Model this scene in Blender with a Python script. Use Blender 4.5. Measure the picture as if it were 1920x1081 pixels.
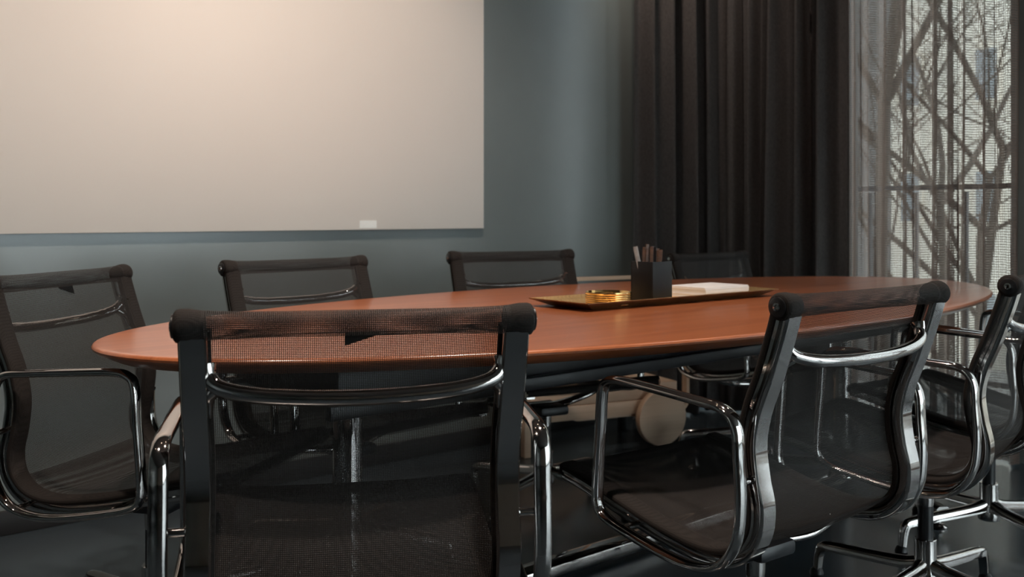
import bpy, bmesh, math, random
from mathutils import Vector, Matrix
random.seed(7)
R = math.radians
PI = math.pi
for o in list(bpy.data.objects): bpy.data.objects.remove(o)
scene = bpy.context.scene
COL = scene.collection

# ------------------------------------------------------------------ camera, world, exposure
CAM_H = 0.986
cam = bpy.data.cameras.new('camera')
cam.lens = 35.0; cam.sensor_width = 36.0
cam.shift_y = -139.5/1920
cam.clip_start = 0.05; cam.clip_end = 200
cam.dof.use_dof = True; cam.dof.focus_distance = 1.9; cam.dof.aperture_fstop = 5.6
camo = bpy.data.objects.new('camera', cam); COL.objects.link(camo)
camo.location = (0, 0, CAM_H); camo.rotation_euler = (R(90), 0, R(-40))
scene.camera = camo
vs = scene.view_settings
vs.view_transform = 'Standard'; vs.look = 'None'; vs.gamma = 1.0; vs.use_curve_mapping = False
vs.exposure = 0.0
SKY = (0.90, 0.965, 1.0); SKY_STRENGTH = 5.0
w = bpy.data.worlds.new('world'); scene.world = w; w.use_nodes = True
bg = w.node_tree.nodes['Background']
bg.inputs[0].default_value = (*SKY, 1); bg.inputs[1].default_value = SKY_STRENGTH
SPOT_POWER = 52.0
SPOT_COLOR = (1.0, 0.84, 0.72)

def cw(X, D):      # camera-plan coordinates -> room coordinates (room axes follow the walls)
    c, s = math.cos(R(40)), math.sin(R(40))
    return (X*c + D*s, -X*s + D*c)

# ------------------------------------------------------------------ materials
MATS = {}
def principled(name, color, rough=0.5, metal=0.0, spec=0.5):
    m = bpy.data.materials.new(name); m.use_nodes = True
    b = m.node_tree.nodes['Principled BSDF']
    b.inputs['Base Color'].default_value = (*color, 1)
    b.inputs['Roughness'].default_value = rough
    b.inputs['Metallic'].default_value = metal
    b.inputs['Specular IOR Level'].default_value = spec
    MATS[name] = m
    return m, m.node_tree, b
def add_noise(nt, b, c1, c2, scale, coord='Object', detail=4, stretch=(1, 1, 1), bump=0.0, dist=0.002, lo=0.35, hi=0.65):
    N = nt.nodes; L = nt.links
    tc = N.new('ShaderNodeTexCoord'); mp = N.new('ShaderNodeMapping')
    mp.inputs['Scale'].default_value = stretch
    L.new(tc.outputs[coord], mp.inputs[0])
    nz = N.new('ShaderNodeTexNoise'); nz.inputs['Scale'].default_value = scale; nz.inputs['Detail'].default_value = detail
    L.new(mp.outputs[0], nz.inputs['Vector'])
    cr = N.new('ShaderNodeValToRGB')
    cr.color_ramp.elements[0].color = (*c1, 1); cr.color_ramp.elements[1].color = (*c2, 1)
    cr.color_ramp.elements[0].position = lo; cr.color_ramp.elements[1].position = hi
    L.new(nz.outputs['Fac'], cr.inputs[0]); L.new(cr.outputs[0], b.inputs['Base Color'])
    if bump:
        bp = N.new('ShaderNodeBump'); bp.inputs['Strength'].default_value = bump; bp.inputs['Distance'].default_value = dist
        L.new(nz.outputs['Fac'], bp.inputs['Height']); L.new(bp.outputs[0], b.inputs['Normal'])
    return nz, mp

m, nt, b = principled('wall_paint', (0.13, 0.155, 0.15), 0.25, spec=0.85)
add_noise(nt, b, (0.146, 0.168, 0.164), (0.156, 0.180, 0.176), 3, bump=0.03)
m, nt, b = principled('dark_wall', (0.06, 0.06, 0.06), 0.7)
add_noise(nt, b, (0.50, 0.45, 0.41), (0.54, 0.49, 0.45), 3)
m, nt, b = principled('ceiling_paint', (0.12, 0.12, 0.12), 0.8)
add_noise(nt, b, (0.11, 0.11, 0.11), (0.13, 0.13, 0.13), 4)
m, nt, b = principled('floor_resin', (0.05, 0.055, 0.06), 0.24, spec=0.7)
add_noise(nt, b, (0.026, 0.036, 0.043), (0.034, 0.046, 0.055), 1.3, bump=0.02)
m, nt, b = principled('baseboard_paint', (0.012, 0.012, 0.013), 0.5)
add_noise(nt, b, (0.011, 0.011, 0.012), (0.015, 0.015, 0.016), 8)
m, nt, b = principled('board_panel', (0.78, 0.70, 0.62), 0.45, spec=0.3)
add_noise(nt, b, (0.76, 0.695, 0.635), (0.78, 0.715, 0.655), 1.0)
m, nt, b = principled('board_edge', (0.25, 0.22, 0.19), 0.5)
add_noise(nt, b, (0.02, 0.02, 0.02), (0.03, 0.03, 0.03), 5)
m, nt, b = principled('white_label', (0.85, 0.85, 0.82), 0.5)
add_noise(nt, b, (0.84, 0.84, 0.81), (0.87, 0.87, 0.84), 5)

def wood(name, c1, c2, rough, gscale=1.0, spec=0.5, bump=0.08):
    m, nt, b = principled(name, c1, rough, spec=spec)
    N = nt.nodes; L = nt.links
    tc = N.new('ShaderNodeTexCoord'); mp = N.new('ShaderNodeMapping')
    mp.inputs['Scale'].default_value = (0.55*gscale, 16*gscale, 16*gscale)
    L.new(tc.outputs['Object'], mp.inputs[0])
    n1 = N.new('ShaderNodeTexNoise'); n1.inputs['Scale'].default_value = 1.6; n1.inputs['Detail'].default_value = 5
    n1.inputs['Distortion'].default_value = 0.6
    L.new(mp.outputs[0], n1.inputs['Vector'])
    mp2 = N.new('ShaderNodeMapping'); mp2.inputs['Scale'].default_value = (3*gscale, 220*gscale, 220*gscale)
    L.new(tc.outputs['Object'], mp2.inputs[0])
    n2 = N.new('ShaderNodeTexNoise'); n2.inputs['Scale'].default_value = 1.0; n2.inputs['Detail'].default_value = 3
    L.new(mp2.outputs[0], n2.inputs['Vector'])
    mx = N.new('ShaderNodeMath'); mx.operation = 'MULTIPLY_ADD'; mx.inputs[1].default_value = 0.35
    L.new(n2.outputs['Fac'], mx.inputs[0]); 
    ml = N.new('ShaderNodeMath'); ml.operation = 'MULTIPLY'; ml.inputs[1].default_value = 0.65
    L.new(n1.outputs['Fac'], ml.inputs[0]); L.new(ml.outputs[0], mx.inputs[2])
    cr = N.new('ShaderNodeValToRGB')
    cr.color_ramp.elements[0].position = 0.36; cr.color_ramp.elements[1].position = 0.64
    cr.color_ramp.elements[0].color = (*c1, 1); cr.color_ramp.elements[1].color = (*c2, 1)
    L.new(mx.outputs[0], cr.inputs[0]); L.new(cr.outputs[0], b.inputs['Base Color'])
    bp = N.new('ShaderNodeBump'); bp.inputs['Strength'].default_value = bump; bp.inputs['Distance'].default_value = 0.0005
    L.new(n2.outputs['Fac'], bp.inputs['Height']); L.new(bp.outputs[0], b.inputs['Normal'])
    return m
wb = wood('walnut', (0.32, 0.092, 0.033), (0.45, 0.145, 0.054), 0.28, spec=0.8, bump=0.04).node_tree.nodes['Principled BSDF']
wb.inputs['Coat Weight'].default_value = 0.6; wb.inputs['Coat Roughness'].default_value = 0.24
wood('birch', (0.52, 0.36, 0.25), (0.62, 0.44, 0.31), 0.5)
wood('dark_pencil_wood', (0.05, 0.026, 0.016), (0.10, 0.052, 0.032), 0.45, gscale=4)

m, nt, b = principled('chrome', (0.62, 0.60, 0.60), 0.07, 1.0)
nz, mp = add_noise(nt, b, (0.50, 0.475, 0.46), (0.56, 0.53, 0.515), 6)
m, nt, b = principled('black_plastic', (0.008, 0.008, 0.009), 0.35)
add_noise(nt, b, (0.007, 0.007, 0.008), (0.010, 0.010, 0.011), 20)
m, nt, b = principled('black_metal', (0.010, 0.011, 0.013), 0.38)
add_noise(nt, b, (0.009, 0.010, 0.012), (0.013, 0.014, 0.017), 10)
m, nt, b = principled('matte_black_box', (0.014, 0.014, 0.016), 0.40, spec=0.25)
add_noise(nt, b, (0.006, 0.006, 0.007), (0.008, 0.008, 0.009), 30)
m, nt, b = principled('brass', (0.78, 0.50, 0.20), 0.18, 1.0)
add_noise(nt, b, (0.74, 0.47, 0.18), (0.82, 0.54, 0.23), 30)
m, nt, b = principled('paper', (0.82, 0.80, 0.80), 0.7)
add_noise(nt, b, (0.68, 0.66, 0.66), (0.71, 0.69, 0.69), 20)
m, nt, b = principled('clear_plastic', (0.45, 0.45, 0.46), 0.25)
add_noise(nt, b, (0.16, 0.15, 0.15), (0.24, 0.23, 0.22), 40)

# hammered tray brass: rows of small raised diamonds
m, nt, b = principled('tray_brass', (0.80, 0.55, 0.27), 0.42, 1.0)
N = nt.nodes; L = nt.links
tc = N.new('ShaderNodeTexCoord'); mp = N.new('ShaderNodeMapping'); mp.inputs['Scale'].default_value = (95, 95, 95); mp.inputs['Rotation'].default_value = (0, 0, R(45))
L.new(tc.outputs['Object'], mp.inputs[0])
vo = N.new('ShaderNodeTexVoronoi'); vo.distance = 'CHEBYCHEV'; vo.inputs['Randomness'].default_value = 0.0; vo.inputs['Scale'].default_value = 1.0
L.new(mp.outputs[0], vo.inputs['Vector'])
bp = N.new('ShaderNodeBump'); bp.inputs['Strength'].default_value = 0.9; bp.inputs['Distance'].default_value = 0.003; bp.invert = True
L.new(vo.outputs['Distance'], bp.inputs['Height']); L.new(bp.outputs[0], b.inputs['Normal'])
m, nt, b = principled('tray_bronze', (0.30, 0.19, 0.10), 0.40, 0.9)
add_noise(nt, b, (0.26, 0.165, 0.085), (0.36, 0.23, 0.12), 14)

# dense black fabric with a fine weave relief
m, nt, b = principled('fabric', (0.022, 0.019, 0.017), 0.85, spec=0.15)
N = nt.nodes; L = nt.links
tc = N.new('ShaderNodeTexCoord'); mp = N.new('ShaderNodeMapping'); mp.inputs['Scale'].default_value = (420, 420, 420)
L.new(tc.outputs['Object'], mp.inputs[0])
vo = N.new('ShaderNodeTexVoronoi'); vo.inputs['Randomness'].default_value = 0.15; vo.inputs['Scale'].default_value = 1.0
L.new(mp.outputs[0], vo.inputs['Vector'])
cr = N.new('ShaderNodeValToRGB')
cr.color_ramp.elements[0].color = (0.034, 0.029, 0.026, 1); cr.color_ramp.elements[1].color = (0.006, 0.005, 0.005, 1)
L.new(vo.outputs['Distance'], cr.inputs[0]); L.new(cr.outputs[0], b.inputs['Base Color'])
bp = N.new('ShaderNodeBump'); bp.inputs['Strength'].default_value = 0.6; bp.inputs['Distance'].default_value = 0.001; bp.invert = True
L.new(vo.outputs['Distance'], bp.inputs['Height']); L.new(bp.outputs[0], b.inputs['Normal'])

def mesh_material(name, thread, pitch_u, pitch_v, open_u, open_v, rough=0.7, transl=0.0, tint=(1, 1, 1), jitter=0.0):
    """open-weave cloth: threads of a real pitch (uv in metres), open holes between them"""
    m, nt, b = principled(name, thread, rough, spec=0.25)
    N = nt.nodes; L = nt.links
    out = N['Material Output']
    uv = N.new('ShaderNodeUVMap'); sp = N.new('ShaderNodeSeparateXYZ'); L.new(uv.outputs[0], sp.inputs[0])
    src = [sp.outputs[0], sp.outputs[1]]
    if jitter:
        nz = N.new('ShaderNodeTexNoise'); nz.inputs['Scale'].default_value = 60; nz.inputs['Detail'].default_value = 3
        L.new(uv.outputs[0], nz.inputs['Vector'])
        for i in range(2):
            a = N.new('ShaderNodeMath'); a.operation = 'MULTIPLY_ADD'; a.inputs[1].default_value = jitter
            L.new(nz.outputs['Fac'], a.inputs[0]); L.new(src[i], a.inputs[2]); src[i] = a.outputs[0]
    res = []
    for s, p, op in ((src[0], pitch_u, open_u), (src[1], pitch_v, open_v)):
        a = N.new('ShaderNodeMath'); a.operation = 'DIVIDE'; a.inputs[1].default_value = p; L.new(s, a.inputs[0])
        f = N.new('ShaderNodeMath'); f.operation = 'FRACT'; L.new(a.outputs[0], f.inputs[0])
        g = N.new('ShaderNodeMath'); g.operation = 'LESS_THAN'; g.inputs[1].default_value = op; L.new(f.outputs[0], g.inputs[0])
        res.append(g.outputs[0])
    mu = N.new('ShaderNodeMath'); mu.operation = 'MULTIPLY'; L.new(res[0], mu.inputs[0]); L.new(res[1], mu.inputs[1])
    tr = N.new('ShaderNodeBsdfTransparent'); tr.inputs[0].default_value = (*tint, 1)
    mix = N.new('ShaderNodeMixShader')
    L.new(mu.outputs[0], mix.inputs[0])
    front = b.outputs[0]
    if transl:
        tl = N.new('ShaderNodeBsdfTranslucent'); tl.inputs[0].default_value = (*thread, 1)
        mt = N.new('ShaderNodeMixShader'); mt.inputs[0].default_value = transl
        L.new(b.outputs[0], mt.inputs[1]); L.new(tl.outputs[0], mt.inputs[2]); front = mt.outputs[0]
    L.new(front, mix.inputs[1]); L.new(tr.outputs[0], mix.inputs[2]); L.new(mix.outputs[0], out.inputs[0])
    return m
mesh_material('sling_mesh', (0.021, 0.018, 0.0165), 0.0027, 0.0027, 0.62, 0.62)
mesh_material('sheer_cloth', (0.21, 0.155, 0.13), 0.0075, 0.0100, 0.48, 0.66, transl=0.45, jitter=0.004)
m, nt, b = principled('drape_cloth', (0.055, 0.048, 0.044), 0.9, spec=0.1)
add_noise(nt, b, (0.105, 0.096, 0.094), (0.135, 0.122, 0.118), 120, stretch=(1, 1, 0.6), bump=0.10, dist=0.002)
m, nt, b = principled('frame_dark', (0.035, 0.030, 0.027), 0.5)
add_noise(nt, b, (0.032, 0.028, 0.025), (0.04, 0.034, 0.03), 6)

# window glass: clear with a faint green-blue body tint and a weak reflection
m, nt, b = principled('glass', (1, 1, 1), 0.02)
N = nt.nodes; L = nt.links
tr = N.new('ShaderNodeBsdfTransparent'); tr.inputs[0].default_value = (0.93, 0.975, 0.98, 1)
gl = N.new('ShaderNodeBsdfGlossy'); gl.inputs['Roughness'].default_value = 0.0
mix = N.new('ShaderNodeMixShader'); mix.inputs[0].default_value = 0.05
L.new(tr.outputs[0], mix.inputs[1]); L.new(gl.outputs[0], mix.inputs[2]); L.new(mix.outputs[0], N['Material Output'].inputs[0])

m, nt, b = principled('bark', (0.05, 0.04, 0.032), 0.9)
add_noise(nt, b, (0.035, 0.028, 0.022), (0.07, 0.055, 0.042), 12, stretch=(1, 1, 0.2), bump=0.4, dist=0.02)
m, nt, b = principled('grey_render', (0.12, 0.115, 0.11), 0.9)
add_noise(nt, b, (0.11, 0.105, 0.10), (0.14, 0.13, 0.125), 2)
m, nt, b = principled('pale_render', (0.80, 0.75, 0.66), 0.9)
add_noise(nt, b, (0.88, 0.80, 0.69), (0.93, 0.86, 0.76), 1.2)
m, nt, b = principled('window_dark', (0.06, 0.07, 0.08), 0.1)
add_noise(nt, b, (0.05, 0.06, 0.07), (0.08, 0.09, 0.10), 3)
m, nt, b = principled('window_pale', (0.35, 0.38, 0.40), 0.15)
add_noise(nt, b, (0.32, 0.35, 0.37), (0.40, 0.43, 0.45), 3)
m, nt, b = principled('paving', (0.24, 0.23, 0.22), 0.9)
add_noise(nt, b, (0.40, 0.39, 0.37), (0.48, 0.47, 0.45), 3)
m, nt, b = principled('lamp_glow', (1, 0.9, 0.75), 0.5)
b.inputs['Emission Color'].default_value = (1.0, 0.80, 0.58, 1); b.inputs['Emission Strength'].default_value = 14.0

# ------------------------------------------------------------------ builders
def link(name, me, mat=None, parent=None, smooth=True, angle=35):
    o = bpy.data.objects.new(name, me); COL.objects.link(o)
    if mat: me.materials.append(MATS[mat])
    if parent: o.parent = parent
    if smooth:
        me.shade_smooth() if hasattr(me, 'shade_smooth') else None
        try: me.set_sharp_from_angle(angle=R(angle))
        except Exception: pass
    return o
def bmo(name, bm, mat, parent=None, smooth=True, angle=35):
    bmesh.ops.recalc_face_normals(bm, faces=bm.faces)
    me = bpy.data.meshes.new(name); bm.to_mesh(me); bm.free()
    return link(name, me, mat, parent, smooth, angle)
def bbox(bm, x0, x1, y0, y1, z0, z1, bevel=0.0, seg=2, mtx=None):
    r = bmesh.ops.create_cube(bm, size=1)
    vsx = r['verts']
    bmesh.ops.scale(bm, vec=(x1-x0, y1-y0, z1-z0), verts=vsx)
    bmesh.ops.translate(bm, vec=((x0+x1)/2, (y0+y1)/2, (z0+z1)/2), verts=vsx)
    if bevel:
        es = list({e for v in vsx for e in v.link_edges})
        rr = bmesh.ops.bevel(bm, geom=es, offset=bevel, segments=seg, affect='EDGES', profile=0.5)
        vsx = list({v for f in rr['faces'] for v in f.verts} | {v for v in vsx if v.is_valid})
    if mtx: bmesh.ops.transform(bm, matrix=mtx, verts=[v for v in vsx if v.is_valid])
    return vsx
def box(name, x0, x1, y0, y1, z0, z1, mat, parent=None, bevel=0.0):
    bm = bmesh.new(); bbox(bm, x0, x1, y0, y1, z0, z1, bevel)
    return bmo(name, bm, mat, parent, smooth=bevel > 0)
def lathe(bm, prof, seg=32, center=(0, 0)):
    rings = []
    for r, z in prof:
        if r < 1e-6: rings.append([bm.verts.new((center[0], center[1], z))]); continue
        rings.append([bm.verts.new((center[0]+r*math.cos(2*PI*i/seg), center[1]+r*math.sin(2*PI*i/seg), z)) for i in range(seg)])
    for a, c in zip(rings, rings[1:]):
        for i in range(seg):
            j = (i+1) % seg
            if len(a) == 1 and len(c) > 1: bm.faces.new((a[0], c[i], c[j]))
            elif len(c) == 1 and len(a) > 1: bm.faces.new((a[i], a[j], c[0]))
            elif len(a) > 1: bm.faces.new((a[i], a[j], c[j], c[i]))
def lathe_obj(name, prof, mat, parent=None, seg=32, center=(0, 0)):
    bm = bmesh.new(); lathe(bm, prof, seg, center); return bmo(name, bm, mat, parent)
def catmull(pts, n, closed=False):
    P = [Vector(p) for p in pts]; out = []
    m_ = len(P); segs = m_ if closed else m_-1
    for i in range(segs):
        if closed: p0, p1, p2, p3 = P[(i-1) % m_], P[i], P[(i+1) % m_], P[(i+2) % m_]
        else:
            p1, p2 = P[i], P[i+1]
            p0 = P[i-1] if i > 0 else p1*2-p2
            p3 = P[i+2] if i+2 < m_ else p2*2-p1
        for k in range(n):
            t = k/n
            out.append(0.5*((2*p1)+(-p0+p2)*t+(2*p0-5*p1+4*p2-p3)*t*t+(-p0+3*p1-3*p2+p3)*t**3))
    if not closed: out.append(P[-1])
    return out
def sweep(bm, path, section, binormal=None, closed=False, scales=None, cap=True, sec_closed=True):
    """section: [(a,b)] a along binormal, b along normal. binormal fixed -> planar path."""
    n = len(path); rings = []; prevb = None
    for i, p in enumerate(path):
        if closed: t = (path[(i+1) % n]-path[(i-1) % n]).normalized()
        elif i == 0: t = (path[1]-path[0]).normalized()
        elif i == n-1: t = (path[-1]-path[-2]).normalized()
        else: t = (path[i+1]-path[i-1]).normalized()
        if binormal is not None: bi = Vector(binormal); bi = (bi-t*bi.dot(t)).normalized()
        else:
            if prevb is None:
                ref = Vector((0, 0, 1)) if abs(t.z) < 0.9 else Vector((1, 0, 0))
                bi = ref.cross(t).normalized()
            else: bi = (prevb-t*prevb.dot(t)).normalized()
            prevb = bi
        nn = t.cross(bi).normalized()
        sa, sb = (1, 1) if scales is None else scales[i]
        rings.append([bm.verts.new(p+bi*(a*sa)+nn*(c*sb)) for a, c in section])
    k = len(section); rng = range(n) if closed else range(n-1)
    for i in rng:
        a, c = rings[i], rings[(i+1) % n]
        for j in range(k if sec_closed else k-1):
            bm.faces.new((a[j], a[(j+1) % k], c[(j+1) % k], c[j]))
    if cap and not closed and sec_closed:
        bm.faces.new(rings[0][::-1]); bm.faces.new(rings[-1])
    return rings
def circ(r, n=12, ry=None):
    ry = ry or r
    return [(r*math.cos(2*PI*i/n), ry*math.sin(2*PI*i/n)) for i in range(n)]
def tube(name, pts, r, mat, parent=None, n=6, sides=12, closed=False, ry=None, binormal=None, smoothpath=True, scales=None):
    bm = bmesh.new()
    path = catmull(pts, n, closed) if smoothpath else [Vector(p) for p in pts]
    sweep(bm, path, circ(r, sides, ry), binormal, closed, scales)
    return bmo(name, bm, mat, parent, angle=50)
def thing(name, label, cat, loc=(0, 0, 0), rz=0.0, group=None):
    o = bpy.data.objects.new(name, None); COL.objects.link(o)
    o.empty_display_size = 0.1
    o.location = loc; o.rotation_euler = (0, 0, rz)
    return tag(o, label, cat, group)
def tag(o, label, cat, group=None):
    o['label'] = label; o['category'] = cat
    if group: o['group'] = group
    return o
def struct(o):
    o['kind'] = 'structure'; return o
def copy_tree(o, parent=None):
    c = o.copy(); COL.objects.link(c); c.parent = parent
    for ch in o.children: copy_tree(ch, c)
    return c

# ------------------------------------------------------------------ room shell
WY, WX, CEIL = 3.35, 4.28, 2.72     # board wall, window wall (inner faces), ceiling
LX, BY = -2.6, -3.2                 # left wall, rear wall
struct(box('floor', LX-0.15, WX+0.2, BY-0.15, WY+0.15, -0.15, 0.0, 'floor_resin'))
struct(box('ceiling', LX-0.15, WX+0.2, BY-0.15, WY+0.15, CEIL, CEIL+0.15, 'ceiling_paint'))
struct(box('wall_back', LX-0.15, WX+0.2, WY, WY+0.15, 0, CEIL, 'wall_paint'))
struct(box('wall_left', LX-0.15, LX, BY, WY, 0, CEIL, 'wall_paint'))
struct(box('wall_front', LX-0.15, 1.2, BY-0.15, BY, 0, CEIL, 'dark_wall'))
struct(box('wall_right', WX-0.20, WX+0.2, 1.18, 1.765, 0, CEIL, 'wall_paint'))    # pier between the two windows
o = struct(box('baseboard_back', LX, WX-0.02, WY-0.014, WY, 0, 0.075, 'baseboard_paint', bevel=0.003))
struct(box('baseboard_left', LX, LX+0.014, BY, WY-0.014, 0, 0.075, 'baseboard_paint', bevel=0.003))
# floor-to-ceiling windows in the right-hand wall: frame bars and panes
def window(name, y0, y1, posts):
    root = bpy.data.objects.new(name, None); COL.objects.link(root); root['kind'] = 'structure'
    fx0, fx1 = WX-0.01, WX+0.07
    for y in posts: box('mullion', fx0, fx1, y-0.03, y+0.03, 0.06, CEIL-0.06, 'frame_dark', root, 0.004)
    box('window_rail', fx0, fx1, y0, y1, 0, 0.06, 'frame_dark', root, 0.004)
    box('window_rail', fx0, fx1, y0, y1, CEIL-0.06, CEIL, 'frame_dark', root, 0.004)
    for a, c in zip(posts, posts[1:]):
        box('pane', WX+0.025, WX+0.037, a+0.028, c-0.028, 0.058, CEIL-0.058, 'glass', root)
    return root
window('window_1', 1.765, 3.35, [1.795, 2.625, 3.32])
window('window_2', BY, 1.18, [BY+0.03, -1.75, -0.3, 1.15])

w3 = bpy.data.objects.new('window_3', None); COL.objects.link(w3); w3['kind'] = 'structure'     # glazing across the rear of the room
for x in (1.23, 2.25, 3.27, 4.25): box('mullion', x-0.03, x+0.03, BY-0.08, BY, 0.06, CEIL-0.06, 'frame_dark', w3, 0.004)
box('window_rail', 1.2, 4.28, BY-0.08, BY, 0, 0.06, 'frame_dark', w3, 0.004)
box('window_rail', 1.2, 4.28, BY-0.08, BY, CEIL-0.06, CEIL, 'frame_dark', w3, 0.004)
for a, c in ((1.23, 2.25), (2.25, 3.27), (3.27, 4.25)): box('pane', a+0.028, c-0.028, BY-0.047, BY-0.035, 0.058, CEIL-0.058, 'glass', w3)

# ------------------------------------------------------------------ recessed downlights
def downlight(x, y, power, size, label, blend=0.7, aim=(0, 0)):
    t = thing('recessed_downlight', label, 'ceiling light', (x, y, CEIL), 0, 'recessed ceiling downlights')
    lathe_obj('trim_ring', [(0.046, -0.001), (0.062, -0.001), (0.064, -0.006), (0.058, -0.010), (0.048, -0.008), (0.044, 0.0)], 'black_metal', t, 24)
    lathe_obj('lens', [(0.0, -0.004), (0.044, -0.004), (0.045, -0.001), (0.0, -0.001)], 'lamp_glow', t, 24)
    li = bpy.data.lights.new('downlight_beam_offscreen', 'SPOT'); li.energy = power; li.color = SPOT_COLOR
    li.spot_size = R(size); li.spot_blend = blend; li.shadow_soft_size = 0.04
    lo = bpy.data.objects.new('downlight_beam_offscreen', li); COL.objects.link(lo); lo.parent = t; lo.location = (0, 0, -0.02)
    lo.rotation_euler = (R(aim[0]), R(aim[1]), 0)
    return t
ORD = ['first', 'second', 'third', 'fourth']
for k, (x, pw) in enumerate(((1.85, 1.65), (0.85, 1.5), (-0.45, 0.85))):
    downlight(x, 2.05, SPOT_POWER*pw, 92, '%s ceiling downlight from the curtain corner in the row washing the cream panel' % ORD[k], 0.9, (36, 0))
for k, (x, pw) in enumerate(((3.1, 0.6), (1.6, 3.2), (0.1, 2.7))):
    downlight(x, 1.35, SPOT_POWER*pw, 90, '%s ceiling downlight from the windows in the row over the oval table' % ORD[k])
downlight(3.25, 3.02, SPOT_POWER*0.7, 90, 'ceiling downlight beside the wall-side dark curtain', 0.9, (6, -32))

# ------------------------------------------------------------------ cream wall panel
t = thing('wall_panel', 'large cream rectangular presentation panel mounted on the grey-green wall', 'wall panel', (0.93, WY, 0.925))
PW, PH = 1.70, 1.45
box('panel_face', -PW, PW, -0.030, -0.020, 0.0, PH, 'board_panel', t, 0.002)
box('back_frame', -PW+0.004, PW-0.004, -0.021, 0.0, 0.003, PH-0.004, 'board_edge', t)
lb = box('label_sticker', 1.088, 1.165, -0.0312, -0.0298, 0.006, 0.036, 'white_label', t); lb['label'] = 'tiny white sticker on the lower edge'

# ------------------------------------------------------------------ curtains
def curtain(name, path, z0, z1, mat, n, amp, waves, seedv, label, thick=0.003, nz=14, gather=0.0, mesh_uv=False):
    rnd = random.Random(seedv)
    ph = []
    x = 0.0
    lens = [0]; P = [Vector((*p, 0)) for p in path]
    for a, c in zip(P, P[1:]): lens.append(lens[-1]+(c-a).length)
    T = lens[-1]
    # irregular pleats: cumulative phase with varying pleat widths
    widths = []
    while sum(widths) < T: widths.append((T/waves)*rnd.uniform(0.55, 1.5))
    amps = [amp*rnd.uniform(0.55, 1.15) for _ in widths]
    cum = [0]
    for v in widths: cum.append(cum[-1]+v)
    bm = bmesh.new(); uvl = bm.loops.layers.uv.new('UVMap'); cols = []
    for i in range(n+1):
        s = T*i/n
        k = max(j for j in range(len(widths)) if cum[j] <= s+1e-9)
        f = (s-cum[k])/widths[k]
        off0 = amps[k]*math.sin(2*PI*f)
        off1 = 0.35*amps[k]*math.sin(2*PI*f*2+amps[k]*40)
        j = max(q for q in range(len(lens)-1) if lens[q] <= s+1e-9)
        a, c = P[j], P[j+1]; tdir = (c-a).normalized(); nrm = Vector((-tdir.y, tdir.x, 0))
        base = a+tdir*(s-lens[j])
        col = []
        for q in range(nz+1):
            v = q/nz; z = z0+(z1-z0)*v
            flare = 1.0-0.35*v
            sway = 0.010*math.sin(3.1*v+k*1.7)*(1-v)
            pt = base+nrm*(off0*flare+off1*(1-0.5*v)+sway)+tdir*(0.012*math.sin(k*2.3+2*v)*(1-v))
            col.append(bm.verts.new((pt.x, pt.y, z)))
        cols.append(col)
    # uv along the cloth in metres
    us = [0]
    for a, c in zip(cols, cols[1:]): us.append(us[-1]+(a[0].co-c[0].co).length)
    for i in range(n):
        for q in range(nz):
            f = bm.faces.new((cols[i][q], cols[i+1][q], cols[i+1][q+1], cols[i][q+1]))
            for lp, (uu, vv) in zip(f.loops, ((us[i], q), (us[i+1], q), (us[i+1], q+1), (us[i], q+1))):
                lp[uvl].uv = (uu, z0+(z1-z0)*vv/nz)
    if thick:
        bmesh.ops.solidify(bm, geom=bm.faces[:], thickness=thick)
    me = bpy.data.meshes.new(name); bm.to_mesh(me); bm.free()
    return tag(link(name, me, mat, None, True, 180), label, 'curtain')
curtain('dark_curtain', [(3.47, WY-0.125), (3.97, WY-0.125), (4.03, WY-0.22)], 0.012, CEIL-0.021, 'drape_cloth', 260, 0.075, 4.2, 3,
        'dark brown-grey pleated curtain hanging against the grey-green wall beside the corner')
curtain('dark_curtain', [(4.04, WY-0.19), (4.04, 2.475)], 0.012, CEIL-0.021, 'drape_cloth', 320, 0.075, 7.0, 5,
        'dark brown-grey pleated curtain along the window wall next to the sheer curtain')
curtain('sheer_curtain', [(4.00, 2.445), (4.00, 1.70)], 0.012, CEIL-0.021, 'sheer_cloth', 560, 0.044, 11, 11,
        'translucent brown net curtain with daylight and branches showing through', thick=0)
curtain('sheer_curtain', [(4.00, 1.16), (4.00, -1.70)], 0.012, CEIL-0.021, 'sheer_cloth', 900, 0.022, 34, 31,
        'translucent brown net curtain added out of view to dim the second window', thick=0)  # added, unseen: softens the daylight fill and its reflections in the chair chrome
for nm, x0, x1, y0, y1, lb in (('curtain_track', 3.44, 4.06, WY-0.115, WY-0.085, 'slim black ceiling track carrying the dark curtain on the panel wall'),
                           ('curtain_track', 4.005, 4.035, -1.75, WY-0.12, 'slim black ceiling track running along the window wall')):
    tag(box(nm, x0, x1, y0, y1, CEIL-0.02, CEIL, 'black_metal', None, 0.003), lb, 'curtain track')

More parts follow.
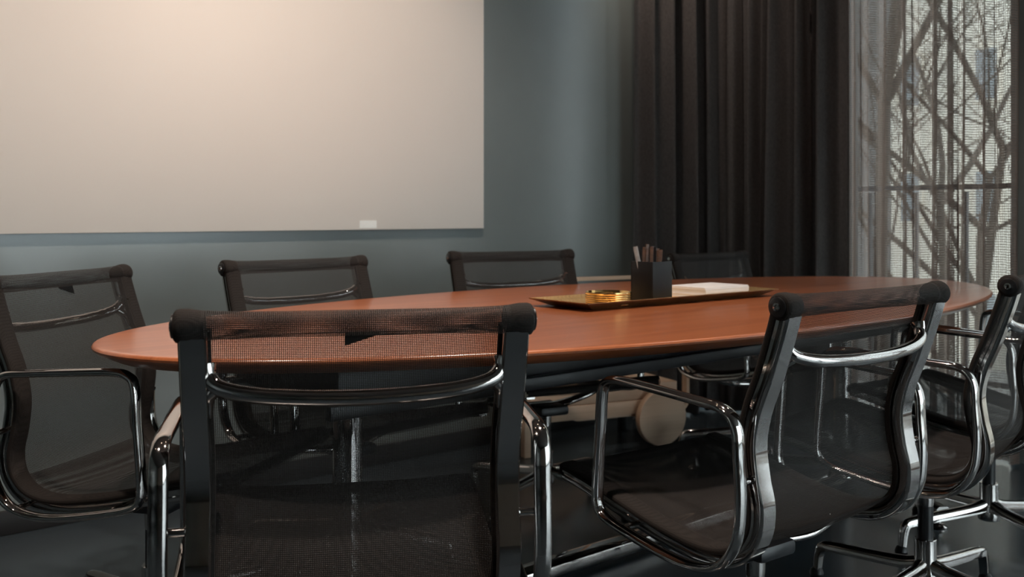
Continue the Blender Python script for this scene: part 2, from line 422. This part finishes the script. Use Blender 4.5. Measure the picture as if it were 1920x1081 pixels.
# ------------------------------------------------------------------ oval table
TX, TY, TZ = 2.24, 2.00, 0.726
A_, B_ = 1.62, 0.702
table = thing('oval_conference_table', 'long oval walnut conference table on chrome columns', 'table', (TX, TY, 0), R(1.2))
def ell_rings(bm, prof, seg=128):
    rings = []
    for inset, z in prof:
        if inset is None: rings.append([bm.verts.new((0, 0, z))]); continue
        rings.append([bm.verts.new(((A_-inset)*math.cos(2*PI*i/seg), (B_-inset)*math.sin(2*PI*i/seg), z)) for i in range(seg)])
    for a, c in zip(rings, rings[1:]):
        for i in range(seg):
            j = (i+1) % seg
            if len(a) == 1: bm.faces.new((a[0], c[i], c[j]))
            elif len(c) == 1: bm.faces.new((a[i], a[j], c[0]))
            else: bm.faces.new((a[i], a[j], c[j], c[i]))
bm = bmesh.new()
ell_rings(bm, [(None, TZ), (0.30, TZ), (0.02, TZ), (0.007, TZ), (0.004, TZ-0.0008), (0.0015, TZ-0.0028), (0.0, TZ-0.006), (0.001, TZ-0.010), (0.007, TZ-0.015), (0.045, TZ-0.032), (0.06, TZ-0.034)])
bmo('tabletop', bm, 'walnut', table, angle=30)
bm = bmesh.new()
ell_rings(bm, [(0.055, TZ-0.0335), (0.075, TZ-0.036), (0.30, TZ-0.040), (0.31, TZ-0.058), (0.33, TZ-0.060), (None, TZ-0.060)])
bmo('underside', bm, 'black_metal', table, angle=30)
box('under_frame', -1.22, 1.22, -0.205, 0.205, 0.590, TZ-0.057, 'black_metal', table, 0.006)
for y in (-0.215, 0.215): box('frame_rail', -1.25, 1.25, y-0.012, y+0.012, 0.572, 0.602, 'black_metal', table, 0.003)
for cx, sgn in ((-1.07, 1), (1.04, -1)):
    lathe_obj('column', [(0.0, 0.592), (0.06, 0.592), (0.06, 0.575), (0.0335, 0.570), (0.0335, 0.12), (0.037, 0.10), (0.045, 0.06), (0.052, 0.03), (0.0, 0.028)], 'chrome', table, 40, (cx, 0))
    for sy in (-1, 1):
        end = Vector((cx+sgn*0.26*(-1 if sgn < 0 else -1)*(-1), sy*0.50, 0))
        d = (end-Vector((cx, 0, 0)))
        pts = [(cx+d.x*0.05, d.y*0.05, 0.075), (cx+d.x*0.5, d.y*0.5, 0.068), (end.x, end.y, 0.058)]
        bm = bmesh.new()
        sweep(bm, catmull(pts, 5), [(-0.022, -0.012), (0.022, -0.012), (0.022, 0.008), (0.015, 0.014), (-0.015, 0.014), (-0.022, 0.008)],
              binormal=Vector((-d.y, d.x, 0)).normalized())
        ft = bmo('foot_bar', bm, 'chrome', table)
        lathe_obj('glide', [(0.0, 0.0), (0.027, 0.0), (0.028, 0.006), (0.022, 0.012), (0.010, 0.016), (0.010, 0.052), (0.0, 0.052)], 'chrome', ft, 20, (end.x-d.x*0.04, end.y-d.y*0.04))
bm = bmesh.new()
bbox(bm, -1.0, 1.0, -0.036, 0.036, 0.012, 0.05, 0.006)
bmo('floor_stretcher', bm, 'chrome', table)

# ------------------------------------------------------------------ chairs
BARY, BARZ = -0.25, 0.832
PROF = [(-0.243, 0.822), (-0.232, 0.785), (-0.208, 0.715), (-0.182, 0.65), (-0.170, 0.59), (-0.176, 0.53), (-0.187, 0.478),
        (-0.178, 0.43), (-0.140, 0.393), (-0.07, 0.380), (0.04, 0.392), (0.15, 0.416), (0.25, 0.438), (0.315, 0.449)]
def make_chair():
    root = thing('office_chair', 'chair', 'chair')
    prof = catmull([(0, y, z) for y, z in PROF], 6)
    n = len(prof)
    X1 = Vector((1, 0, 0))
    # aluminium side ribs, grooved on their outer flank (section: a = x, b = normal; n = t x x)
    tg = [(prof[min(i+1, n-1)]-prof[max(i-1, 0)]).normalized() for i in range(n)]
    nrm = [Vector((0, -t_.z, t_.y)) for t_ in tg]              # towards the sitter
    def offs(d): return [p+q*d for p, q in zip(prof, nrm)]
    for s in (-1, 1):
        bm = bmesh.new()
        rb = [Vector((s*0.226, p.y, p.z)) for p in offs(-0.011)]
        sec = [(-0.016, -0.013), (0.016, -0.013), (0.0185, -0.010), (0.0185, -0.004), (0.012, -0.003), (0.012, 0.003), (0.0185, 0.004), (0.0185, 0.011), (-0.016, 0.011), (-0.0185, 0.006), (-0.0185, -0.009)]
        sec = [(a*s, c*-1) for a, c in sec]
        sc = []
        for i in range(n):
            f = i/(n-1); k = 1.0 if f < 0.5 else 1.0-0.25*(f-0.5)*2
            sc.append((k, 1.0+0.15*math.exp(-((f-0.42)/0.15)**2)))
        sweep(bm, rb, sec, X1, scales=sc)
        bmo('side_rib', bm, 'chrome', root, angle=40)
        bm = bmesh.new()
        hm = [Vector((s*0.226, p.y, p.z)) for p in offs(0.006)]
        sec = [(-0.0215, -0.005), (0.018, -0.007), (0.0225, -0.004), (0.0235, 0.001), (0.021, 0.006), (0.012, 0.008), (-0.012, 0.008), (-0.0215, 0.005)]
        sec = [(a*s, -c) for a, c in sec]
        sweep(bm, hm, sec, X1)
        bmo('edge_binding', bm, 'fabric', root, angle=60)
    # open-weave sling between the ribs
    bm = bmesh.new(); uvl = bm.loops.layers.uv.new('UVMap')
    sl = offs(0.012)
    sl = sl+[sl[-1]+Vector((0, 0.012, -0.004)), sl[-1]+Vector((0, 0.018, -0.016)), sl[-1]+Vector((0, 0.012, -0.028))]
    ln = [0.0]
    for a, c in zip(sl, sl[1:]): ln.append(ln[-1]+(c-a).length)
    nx = 12; grid = []
    for i, p in enumerate(sl):
        q = nrm[min(i, n-1)]; f = i/(len(sl)-1)
        row = []
        for j in range(nx+1):
            x = -0.242+0.484*j/nx
            xi = max(0.0, 1-(abs(x)/0.205)**2) if abs(x) < 0.205 else 0.0
            sag = -0.012*xi*(0.5+0.5*math.sin(PI*min(1, max(0, (f-0.05)/0.9))))
            row.append(bm.verts.new(p+Vector((x, 0, 0))+q*sag))
        grid.append(row)
    for i in range(len(sl)-1):
        for j in range(nx):
            f = bm.faces.new((grid[i][j], grid[i][j+1], grid[i+1][j+1], grid[i+1][j]))
            for lp, (a, c) in zip(f.loops, ((i, j), (i, j+1), (i+1, j+1), (i+1, j))):
                lp[uvl].uv = (-0.242+0.484*c/nx, ln[a])
    me = bpy.data.meshes.new('sling'); bm.to_mesh(me); bm.free()
    link('sling', me, 'sling_mesh', root, True, 180)
    # second layer of netting under the seat
    bm = bmesh.new(); uvl = bm.loops.layers.uv.new('UVMap'); grid = []
    i0 = next(i for i in range(n) if prof[i].z < 0.43)
    for i in range(i0, n):
        grid.append([bm.verts.new(sl[i]+Vector((-0.238+0.476*j/nx, 0, 0))-nrm[i]*(0.006+0.012*max(0.0, 1-((-0.238+0.476*j/nx)/0.205)**2))) for j in range(nx+1)])
    for i in range(len(grid)-1):
        for j in range(nx):
            f = bm.faces.new((grid[i][j], grid[i][j+1], grid[i+1][j+1], grid[i+1][j]))
            for lp, (a, c) in zip(f.loops, ((i, j), (i, j+1), (i+1, j+1), (i+1, j))):
                lp[uvl].uv = (-0.238+0.476*c/nx+0.0011, ln[i0+a]+0.0013)
    me = bpy.data.meshes.new('seat_lining'); bm.to_mesh(me); bm.free()
    link('seat_lining', me, 'sling_mesh', root, True, 180)
    # top roll: netting rolled between two padded ends
    bm = bmesh.new(); uvl = bm.loops.layers.uv.new('UVMap'); rows = []
    xs = [-0.216+0.432*i/24 for i in range(25)]
    for x in xs:
        r = 0.0185+0.003*(abs(x)/0.216)**6
        rows.append([bm.verts.new((x, BARY+r*math.cos(2*PI*k/20), BARZ+r*math.sin(2*PI*k/20))) for k in range(20)])
    for i in range(24):
        for k in range(20):
            f = bm.faces.new((rows[i][k], rows[i+1][k], rows[i+1][(k+1) % 20], rows[i][(k+1) % 20]))
            for lp, (a, c) in zip(f.loops, ((i, k), (i+1, k), (i+1, k+1), (i, k+1))): lp[uvl].uv = (xs[a], 0.0058*c)
    me = bpy.data.meshes.new('top_roll'); bm.to_mesh(me); bm.free()
    link('top_roll', me, 'sling_mesh', root, True, 180)
    for s in (-1, 1):
        bm = bmesh.new()
        pr = [(0.0, 0.2105), (0.0205, 0.2105), (0.0225, 0.222), (0.0240, 0.232), (0.0240, 0.244), (0.0225, 0.249), (0.0185, 0.252), (0.0, 0.252)]
        lathe(bm, pr, 24)
        bmesh.ops.transform(bm, matrix=Matrix.Translation((0, BARY, BARZ)) @ Matrix.Rotation(s*PI/2, 4, 'Y'), verts=bm.verts)
        e = bmo('roll_end', bm, 'fabric', root, angle=45)
        bm = bmesh.new()
        lathe(bm, [(0.0, 0.2515), (0.0165, 0.2515), (0.0168, 0.2545), (0.0150, 0.2555), (0.0, 0.2555)], 20)
        bmesh.ops.transform(bm, matrix=Matrix.Translation((0, BARY, BARZ)) @ Matrix.Rotation(s*PI/2, 4, 'Y'), verts=bm.verts)
        bmo('end_cap', bm, 'black_plastic', e)
        bm = bmesh.new()
        lathe(bm, [(0.0, 0.2550), (0.0075, 0.2550), (0.0070, 0.2575), (0.0040, 0.2578), (0.0030, 0.2560), (0.0, 0.2560)], 12)
        bmesh.ops.transform(bm, matrix=Matrix.Translation((0, BARY, BARZ)) @ Matrix.Rotation(s*PI/2, 4, 'Y'), verts=bm.verts)
        bmo('screw', bm, 'chrome', e)
    # seat front roll
    tube('front_roll', [(-0.235, 0.320, 0.443), (0.235, 0.320, 0.443)], 0.011, 'fabric', root, smoothpath=False)
    # bowed brace across the back
    pts = [(-0.213, -0.228, 0.772), (-0.206, -0.234, 0.755), (-0.185, -0.243, 0.741), (-0.12, -0.254, 0.731), (0, -0.261, 0.727),
           (0.12, -0.254, 0.731), (0.185, -0.243, 0.741), (0.206, -0.234, 0.755), (0.213, -0.228, 0.772)]
    pth = catmull(pts, 5); k = len(pth)
    sc = [(1+0.35*max(0, abs(2*i/(k-1)-1)-0.78)/0.22,)*2 for i in range(k)]
    bm = bmesh.new(); sweep(bm, pth, circ(0.0125, 14, 0.0115), None, scales=sc); bmo('back_brace', bm, 'chrome', root, angle=60)
    for s in (-1, 1):    # flared root of the brace on the rib
        tube('brace_root', [(s*0.213, -0.212, 0.700), (s*0.209, -0.224, 0.727), (s*0.196, -0.238, 0.741)], 0.0095, 'chrome', root, n=4, scales=None)
    # arm loops outside the ribs
    for s in (-1, 1):
        lp = [(-0.160, 0.652), (-0.10, 0.658), (0.02, 0.665), (0.10, 0.668), (0.132, 0.661), (0.146, 0.640), (0.152, 0.56), (0.160, 0.46),
              (0.158, 0.415), (0.135, 0.396), (0.07, 0.381), (-0.03, 0.366), (-0.10, 0.366), (-0.155, 0.386), (-0.188, 0.435), (-0.196, 0.50), (-0.192, 0.57), (-0.187, 0.625)]
        path = catmull([(s*0.281, y, z) for y, z in lp], 4, True)
        bm = bmesh.new(); sweep(bm, path, circ(0.0140, 14, 0.0085), X1, closed=True)
        a = bmo('armrest', bm, 'chrome', root, angle=60)
        for (y, z) in ((-0.187, 0.53), (-0.135, 0.376), (0.09, 0.388)):
            tube('pin', [(s*0.234, y, z), (s*0.28, y, z)], 0.0065, 'chrome', a, smoothpath=False, sides=10)
    # cast spreader under the seat
    for s in (-1, 1):
        pts = [(s*0.224, -0.02, 0.373), (s*0.19, -0.035, 0.352), (s*0.12, -0.035, 0.335), (s*0.05, -0.01, 0.330), (0.0, 0.0, 0.330)]
        pth = catmull(pts, 5); k = len(pth)
        bm = bmesh.new(); sweep(bm, pth, circ(0.020, 12, 0.010), (0, 1, 0), scales=[(0.8+0.7*i/(k-1), 1+0.4*i/(k-1)) for i in range(k)])
        bmo('seat_spreader', bm, 'chrome', root, angle=60)
    box('tilt_housing', -0.055, 0.055, -0.06, 0.07, 0.308, 0.340, 'black_metal', root, 0.010)
    lathe_obj('column_sleeve', [(0.0, 0.315), (0.021, 0.315), (0.0195, 0.27), (0.0185, 0.262), (0.0, 0.262)], 'chrome', root, 24)
    lathe_obj('gas_lift', [(0.0, 0.265), (0.0182, 0.265), (0.0182, 0.165), (0.0, 0.165)], 'black_plastic', root, 24)
    base = lathe_obj('base_hub', [(0.0, 0.180), (0.0245, 0.180), (0.0262, 0.178), (0.0262, 0.12), (0.030, 0.10), (0.033, 0.085), (0.030, 0.070), (0.0, 0.068)], 'chrome', root, 28)
    for q in range(4):
        a = q*PI/2; d = Vector((math.cos(a), math.sin(a), 0)); sd = Vector((-d.y, d.x, 0))
        pth = [d*0.02+Vector((0, 0, 0.116)), d*0.06+Vector((0, 0, 0.107)), d*0.16+Vector((0, 0, 0.098)), d*0.265+Vector((0, 0, 0.090)),
               d*0.295+Vector((0, 0, 0.083)), d*0.306+Vector((0, 0, 0.062)), d*0.312+Vector((0, 0, 0.018))]
        bm = bmesh.new()
        sec = [(-0.015, -0.012), (0.015, -0.012), (0.014, 0.004), (0.009, 0.011), (0.0, 0.013), (-0.009, 0.011), (-0.014, 0.004)]
        sweep(bm, catmull(pth, 4), sec, sd, scales=[(1.15-0.45*i/24, 1.25-0.5*i/24) for i in range(25)])
        lg = bmo('leg', bm, 'chrome', root, angle=45)
        lathe_obj('glide', [(0.0, 0.0), (0.017, 0.0), (0.019, 0.006), (0.015, 0.017), (0.009, 0.022), (0.0, 0.022)], 'black_plastic', lg, 16, (d.x*0.313, d.y*0.313))
    # care tag hanging inside the top roll
    bm = bmesh.new()
    vs_ = [bm.verts.new(p) for p in ((-0.020, -0.232, 0.816), (0.030, -0.232, 0.816), (0.030, -0.229, 0.812), (-0.020, -0.226, 0.796))]
    bm.faces.new(vs_); bmesh.ops.solidify(bm, geom=bm.faces[:], thickness=0.0008)
    tg_ = bmo('care_tag', bm, 'black_plastic', root, smooth=False); tg_['label'] = 'small black fabric tag'
    return root
PARTS_BASE = ('base_hub', 'leg')
CH = [  # x, y, yaw, base angle, drop, label
    (*cw(-0.266, 1.660), -28.7, 20, 0, 'black mesh chrome armchair with back turned and angled, beside the table end under the panel'),
    (*cw(0.489, 2.000), -2.6, 50, 0, 'black mesh chrome armchair drawn up to the table in front of the brass tray'),
    (*cw(1.030, 2.480), 10.0, -1, 0, 'black mesh chrome armchair between the tray-side chair and the chair by the window pier'),
    (3.02, 1.37, 0, 67, 0, 'black mesh chrome armchair pushed under the table tip by the window pier'),
    (0.843, 2.292, 216, 10, 0, 'black mesh chrome armchair on the wall side, turned toward the pale rounded table end'),
    (1.457, 2.462, 186, 35, 0, 'black mesh chrome armchair on the wall side under the middle of the cream panel'),
    (2.272, 2.530, 167, 15, 0, 'black mesh chrome armchair on the wall side below the bottom corner of the cream panel'),
    (3.38, 2.47, 180, 45, 0.03, 'black mesh chrome armchair almost lost against the dark curtains behind the pen holder'),
]
proto = make_chair()
for i, (x, y, yaw, ba, drop, lab) in enumerate(CH):
    c = proto if i == 0 else copy_tree(proto)
    c.location = (x, y, 0); c.rotation_euler = (0, 0, R(yaw)); c['label'] = lab; c['group'] = 'mesh armchairs around the oval table'
    for ch in list(c.children):
        nm = ch.name.split('.')[0]
        if nm == 'care_tag' and i not in (0, 4):
            bpy.data.objects.remove(ch); continue
        if nm in PARTS_BASE: ch.rotation_euler = (0, 0, R(ba-yaw))
        elif drop and nm != 'gas_lift': ch.location.z -= drop

# ------------------------------------------------------------------ brass tray and what stands on it
tray = thing('serving_tray', 'long shallow rectangular brass tray with flared rim on the table', 'tray', (2.262, 2.0, TZ), R(-0.6))
def tray_shell(bm, z_in, levels):
    rings = []
    for hx, hy, z in levels:
        rings.append([bm.verts.new(p) for p in ((-hx, -hy, z), (hx, -hy, z), (hx, hy, z), (-hx, hy, z))])
    for a, c in zip(rings, rings[1:]):
        for i in range(4): bm.faces.new((a[i], a[(i+1) % 4], c[(i+1) % 4], c[i]))
    return rings
bm = bmesh.new()
rg = tray_shell(bm, 0, [(0.355, 0.075, 0.0), (0.365, 0.080, 0.0012), (0.418, 0.1205, 0.0215), (0.4185, 0.1208, 0.0235)])
bm.faces.new(rg[0][::-1])
rg2 = tray_shell(bm, 0, [(0.4185, 0.1208, 0.0235), (0.4165, 0.1190, 0.0232)])
bmo('tray_shell', bm, 'tray_bronze', tray, smooth=False)
bm = bmesh.new()
rg = tray_shell(bm, 0, [(0.4168, 0.1192, 0.0236), (0.366, 0.081, 0.0052)])
bm.faces.new(rg[-1])
bmo('tray_inside', bm, 'tray_brass', tray, smooth=False)
ZT = TZ+0.0052
names = ['bottom', 'second', 'third', 'fourth', 'fifth', 'top']
for k in range(6):
    bm = bmesh.new(); z = ZT+k*0.0056
    lathe(bm, [(0.0, 0.0), (0.058, 0.0), (0.0635, 0.0012), (0.0650, 0.0035), (0.0642, 0.0062 if k < 5 else 0.0090), (0.0625, 0.0062 if k < 5 else 0.0090), (0.0605, 0.0030), (0.0, 0.0022)], 48)
    c = bmo('brass_coaster', bm, 'brass', angle=50); c.location = (2.008+random.uniform(-.001, .001), 1.972+random.uniform(-.001, .001), z)
    tag(c, 'round brass coaster, %s in the stack on the tray' % ('topmost' if k == 5 else 'lowest' if k == 0 else names[k]+' from the bottom'), 'coaster', 'stack of brass coasters')
# pen holder: open square box
pen = thing('pen_holder', 'square matte black pen holder standing on the brass tray', 'pen holder', (2.188, 1.972, ZT), R(1))
S, HB, TW = 0.0425, 0.117, 0.004
box('wall_panel', -S, S, -S, -S+TW, 0.0, HB, 'matte_black_box', pen, 0.0006)
box('wall_panel', -S, S, S-TW, S, 0.0, HB, 'matte_black_box', pen, 0.0006)
box('wall_panel', -S, -S+TW, -S+TW, S-TW, 0.0, HB, 'matte_black_box', pen, 0.0006)
box('wall_panel', S-TW, S, -S+TW, S-TW, 0.0, HB, 'matte_black_box', pen, 0.0006)
box('bottom', -S+TW, S-TW, -S+TW, S-TW, 0.0, TW, 'matte_black_box', pen)
PX, PY = 2.188, 1.972
def stick(name, bx, by, tx, ty, top, wd, th, rot, mat, lab, cat='pencil'):
    """flat carpenter-style pencil from the bottom of the holder to its leaning top"""
    b0 = Vector((PX+bx, PY+by, ZT+TW+0.004)); e = Vector((PX+tx, PY+ty, ZT+top))
    d = (e-b0).normalized()
    bi = Vector((math.cos(R(rot)), math.sin(R(rot)), 0)); bi = (bi-d*bi.dot(d)).normalized()
    Lh = (e-b0).length
    bm = bmesh.new()
    sec = [(-wd/2, -th*0.3), (-wd*0.36, -th/2), (wd*0.36, -th/2), (wd/2, -th*0.3), (wd/2, th*0.3), (wd*0.36, th/2), (-wd*0.36, th/2), (-wd/2, th*0.3)]
    sweep(bm, [b0, b0+d*Lh*0.5, b0+d*Lh], sec, bi)
    return tag(bmo(name, bm, mat, angle=30), lab, cat, 'pencils in the black holder')
P = [(-.028, .010, -.014, .016, .158, .0095, .006, -40, 'dark_pencil_wood', 'flat brown pencil leaning at the panel-wall side of the bundle'),
     (-.016, -.012, -.010, -.010, .160, .010, .006, -40, 'dark_pencil_wood', 'flat brown pencil with a square end near the clear ruler'),
     (-.010, .016, .002, .018, .166, .010, .006, -25, 'dark_pencil_wood', 'tallest flat brown pencil in the middle of the bundle'),
     (.000, -.006, .006, -.008, .158, .011, .006, -50, 'black_plastic', 'flat black pencil standing in the middle of the bundle'),
     (.010, .012, .018, .012, .160, .010, .006, -30, 'black_plastic', 'flat black pencil behind the brown ones at the curtain side'),
     (.004, -.022, .008, -.024, .148, .0105, .006, -40, 'dark_pencil_wood', 'short flat brown pencil at the front of the bundle'),
     (.020, -.008, .030, -.010, .150, .010, .006, -45, 'dark_pencil_wood', 'flat reddish brown pencil leaning toward the paper stack'),
     (.022, .006, .036, .008, .153, .010, .006, -35, 'dark_pencil_wood', 'outermost flat brown pencil leaning toward the paper stack')]
for p in P: stick('flat_pencil', *p)
stick('clear_ruler', -.026, -.004, -.046, .022, .160, .013, .0025, -40, 'clear_plastic', 'clear plastic strip leaning out of the holder toward the coasters', 'ruler')
# paper stack
ps = thing('paper_stack', 'thick stack of blank white note paper on the brass tray', 'paper', (2.482, 1.998, ZT), R(0.5))
rnd = random.Random(4)
for k in range(8):
    dx, dy = rnd.uniform(-.0012, .0012), rnd.uniform(-.0012, .0012)
    box('sheet_bundle', -0.107+dx, 0.107+dx, -0.0735+dy, 0.0735+dy, k*0.0040, k*0.0040+0.0040, 'paper', ps)

# ------------------------------------------------------------------ birch tea trolley in the corner
tx_, ty_ = cw(0.40, 4.20)
TRY = R(25-40)
tr = thing('tea_trolley', 'pale birch tea trolley with large disc wheels in the corner behind the chairs', 'trolley', (tx_, ty_+0.0, 0), TRY)
HW = 0.40   # half length, local x; local y = depth
TD = 0.26
LX0 = -0.19
def loop_frame(y):
    pts = [(LX0+0.05, 0.135), (LX0, 0.19), (LX0, 0.665), (LX0+0.05, 0.716), (HW-0.05, 0.716), (HW, 0.665), (HW, 0.19), (HW-0.05, 0.135)]
    path = []
    for i in range(0, 8, 2):
        a, c = Vector((pts[i][0], y, pts[i][1])), Vector((pts[i+1][0], y, pts[i+1][1]))
        corner = Vector((c.x, y, a.z)) if i in (0, 4) else Vector((a.x, y, c.z))
        for k in range(6):
            u = k/5; path.append(a*(1-u)**2+corner*2*u*(1-u)+c*u*u)
    bm = bmesh.new(); sweep(bm, path, [(-0.018, -0.007), (0.018, -0.007), (0.018, 0.007), (-0.018, 0.007)], (0, 1, 0), closed=True)
    return bmo('bent_frame', bm, 'birch', tr, angle=30)
loop_frame(0.0)
box('lower_shelf', -HW+0.02, HW-0.02, -0.024, TD, 0.136, 0.195, 'birch', tr, 0.003)
box('drawer', -HW+0.03, HW-0.06, -0.022, TD, 0.197, 0.262, 'birch', tr, 0.003)
for y in (-0.055,):
    bm = bmesh.new(); lathe(bm, [(0.0, -0.016), (0.116, -0.016), (0.1185, -0.013), (0.1185, 0.013), (0.116, 0.016), (0.0, 0.016)], 48)
    bmesh.ops.transform(bm, matrix=Matrix.Translation((0.235, y, 0.1185)) @ Matrix.Rotation(PI/2, 4, 'X'), verts=bm.verts)
    bmo('wheel', bm, 'birch', tr, angle=40)
tube('axle', [(0.235, -0.05, 0.1185), (0.235, TD+0.05, 0.1185)], 0.010, 'black_metal', tr, smoothpath=False)
box('foot_post', 0.22, 0.25, TD-0.02, TD+0.02, 0.0, 0.16, 'black_metal', tr, 0.003)
for y in (0.0, TD): box('foot_post', -HW+0.005, -HW+0.035, y-0.02, y+0.02, 0.0, 0.16, 'birch', tr, 0.003)

# ------------------------------------------------------------------ balcony and street beyond the window
struct(box('balcony_slab', WX+0.2, WX+1.35, -4.0, 6.0, -0.25, -0.05, 'paving'))
rl = thing('balcony_railing', 'dark metal balcony railing outside the window', 'railing', (WX+1.2, 0, -0.05))
box('top_rail', -0.02, 0.02, -4.0, 6.0, 1.175, 1.20, 'black_metal', rl)
box('bottom_rail', -0.015, 0.015, -4.0, 6.0, 0.10, 0.125, 'black_metal', rl)
pm = None
for k in range(-13, 21):
    if pm is None:
        pp = box('baluster', -0.012, 0.012, -0.009, 0.009, 0.12, 1.16, 'black_metal', rl); pm = pp.data
    else:
        pp = bpy.data.objects.new('baluster', pm); COL.objects.link(pp); pp.parent = rl
    pp.location.y = k*0.29
GZ = -3.2
struct(box('ground', -50, 70, -50, 70, GZ-0.2, GZ, 'paving'))
def building(name, label, x0, y0, x1, y1, z1, mat, wins, wmat='window_dark', rz=0, fmat='frame_dark'):
    t = thing(name, label, 'building', (x0, y0, GZ), rz)
    box('facade', 0, x1-x0, 0, y1-y0, 0, z1-GZ, mat, t)
    box('roof_slab', -0.2, x1-x0+0.2, -0.2, y1-y0+0.2, z1-GZ, z1-GZ+0.25, 'grey_render', t)
    for (yy, zz, ww, hh) in wins:
        f = box('window', -0.06, 0.05, yy, yy+ww, zz, zz+hh, fmat, t)
        box('pane', -0.07, -0.055, yy+0.08, yy+ww-0.08, zz+0.08, zz+hh-0.08, wmat, f)
    return t
building('grey_house', 'grey rendered house close behind the net curtain', 18.8, 10.5, 24, 22, 10, 'grey_render',
         [(0.7+1.9*i, 1.0+2.9*j, 1.0, 1.6) for i in range(5) for j in range(4)], rz=R(29))
building('pale_house', 'pale cream house seen between the branches outside', 27, -4, 36, 26, 14, 'pale_render',
         [(0.9+2.15*i, 0.6+3.3*j, 0.7, 1.5) for i in range(13) for j in range(5)], 'window_pale', fmat='pale_render')
def tree(label, x, y, h, r, seedv, spread=0.75, depth=5):
    rnd = random.Random(seedv)
    t = thing('bare_tree', label, 'tree', (x, y, GZ), 0, 'bare trees outside the window')
    bmT, bmB = bmesh.new(), bmesh.new()
    def grow(p, d, ln, rad, lev):
        pts = [p]; q = p.copy(); dd = d.copy()
        for k in range(4):
            dd = (dd+Vector((rnd.uniform(-.16, .16), rnd.uniform(-.16, .16), rnd.uniform(-.04, .1)))).normalized()
            q = q+dd*ln/4; pts.append(q.copy())
        sc = [(1-0.4*i/4,)*2 for i in range(5)]
        sweep(bmT if lev == 0 else bmB, pts, circ(rad, 8 if lev < 2 else 5), None, scales=sc)
        if lev >= depth: return
        for k in range(3 if lev else 5):
            ax = Vector((rnd.uniform(-1, 1), rnd.uniform(-1, 1), rnd.uniform(-0.1, 0.5))).normalized()
            nd = (dd*(1-spread)+ax*spread+Vector((0, 0, 0.15))).normalized()
            st = pts[rnd.choice((2, 3, 4, 4))]
            grow(st, nd, ln*rnd.uniform(0.55, 0.8), rad*rnd.uniform(0.38, 0.55), lev+1)
    grow(Vector((0, 0, 0)), Vector((0, 0, 1)), h, r, 0)
    bmo('trunk', bmT, 'bark', t); bmo('branches', bmB, 'bark', t)
    return t
tree('bare tree with the thickest trunk, just beyond the railing beside the window mullion', 9.4, 5.12, 7.0, 0.085, 21, spread=0.6, depth=6)
tree('bare forked tree standing outside nearest the window pier', 15.2, 6.75, 5.2, 0.10, 8, spread=0.65, depth=6)
tree('slender bare tree far down the street before the pale house', 20.0, 9.5, 5.0, 0.12, 15, depth=6)
tree('bare bushy tree with many fine twigs in the middle of the window view', 12.6, 6.2, 4.4, 0.09, 34, spread=0.7, depth=6)
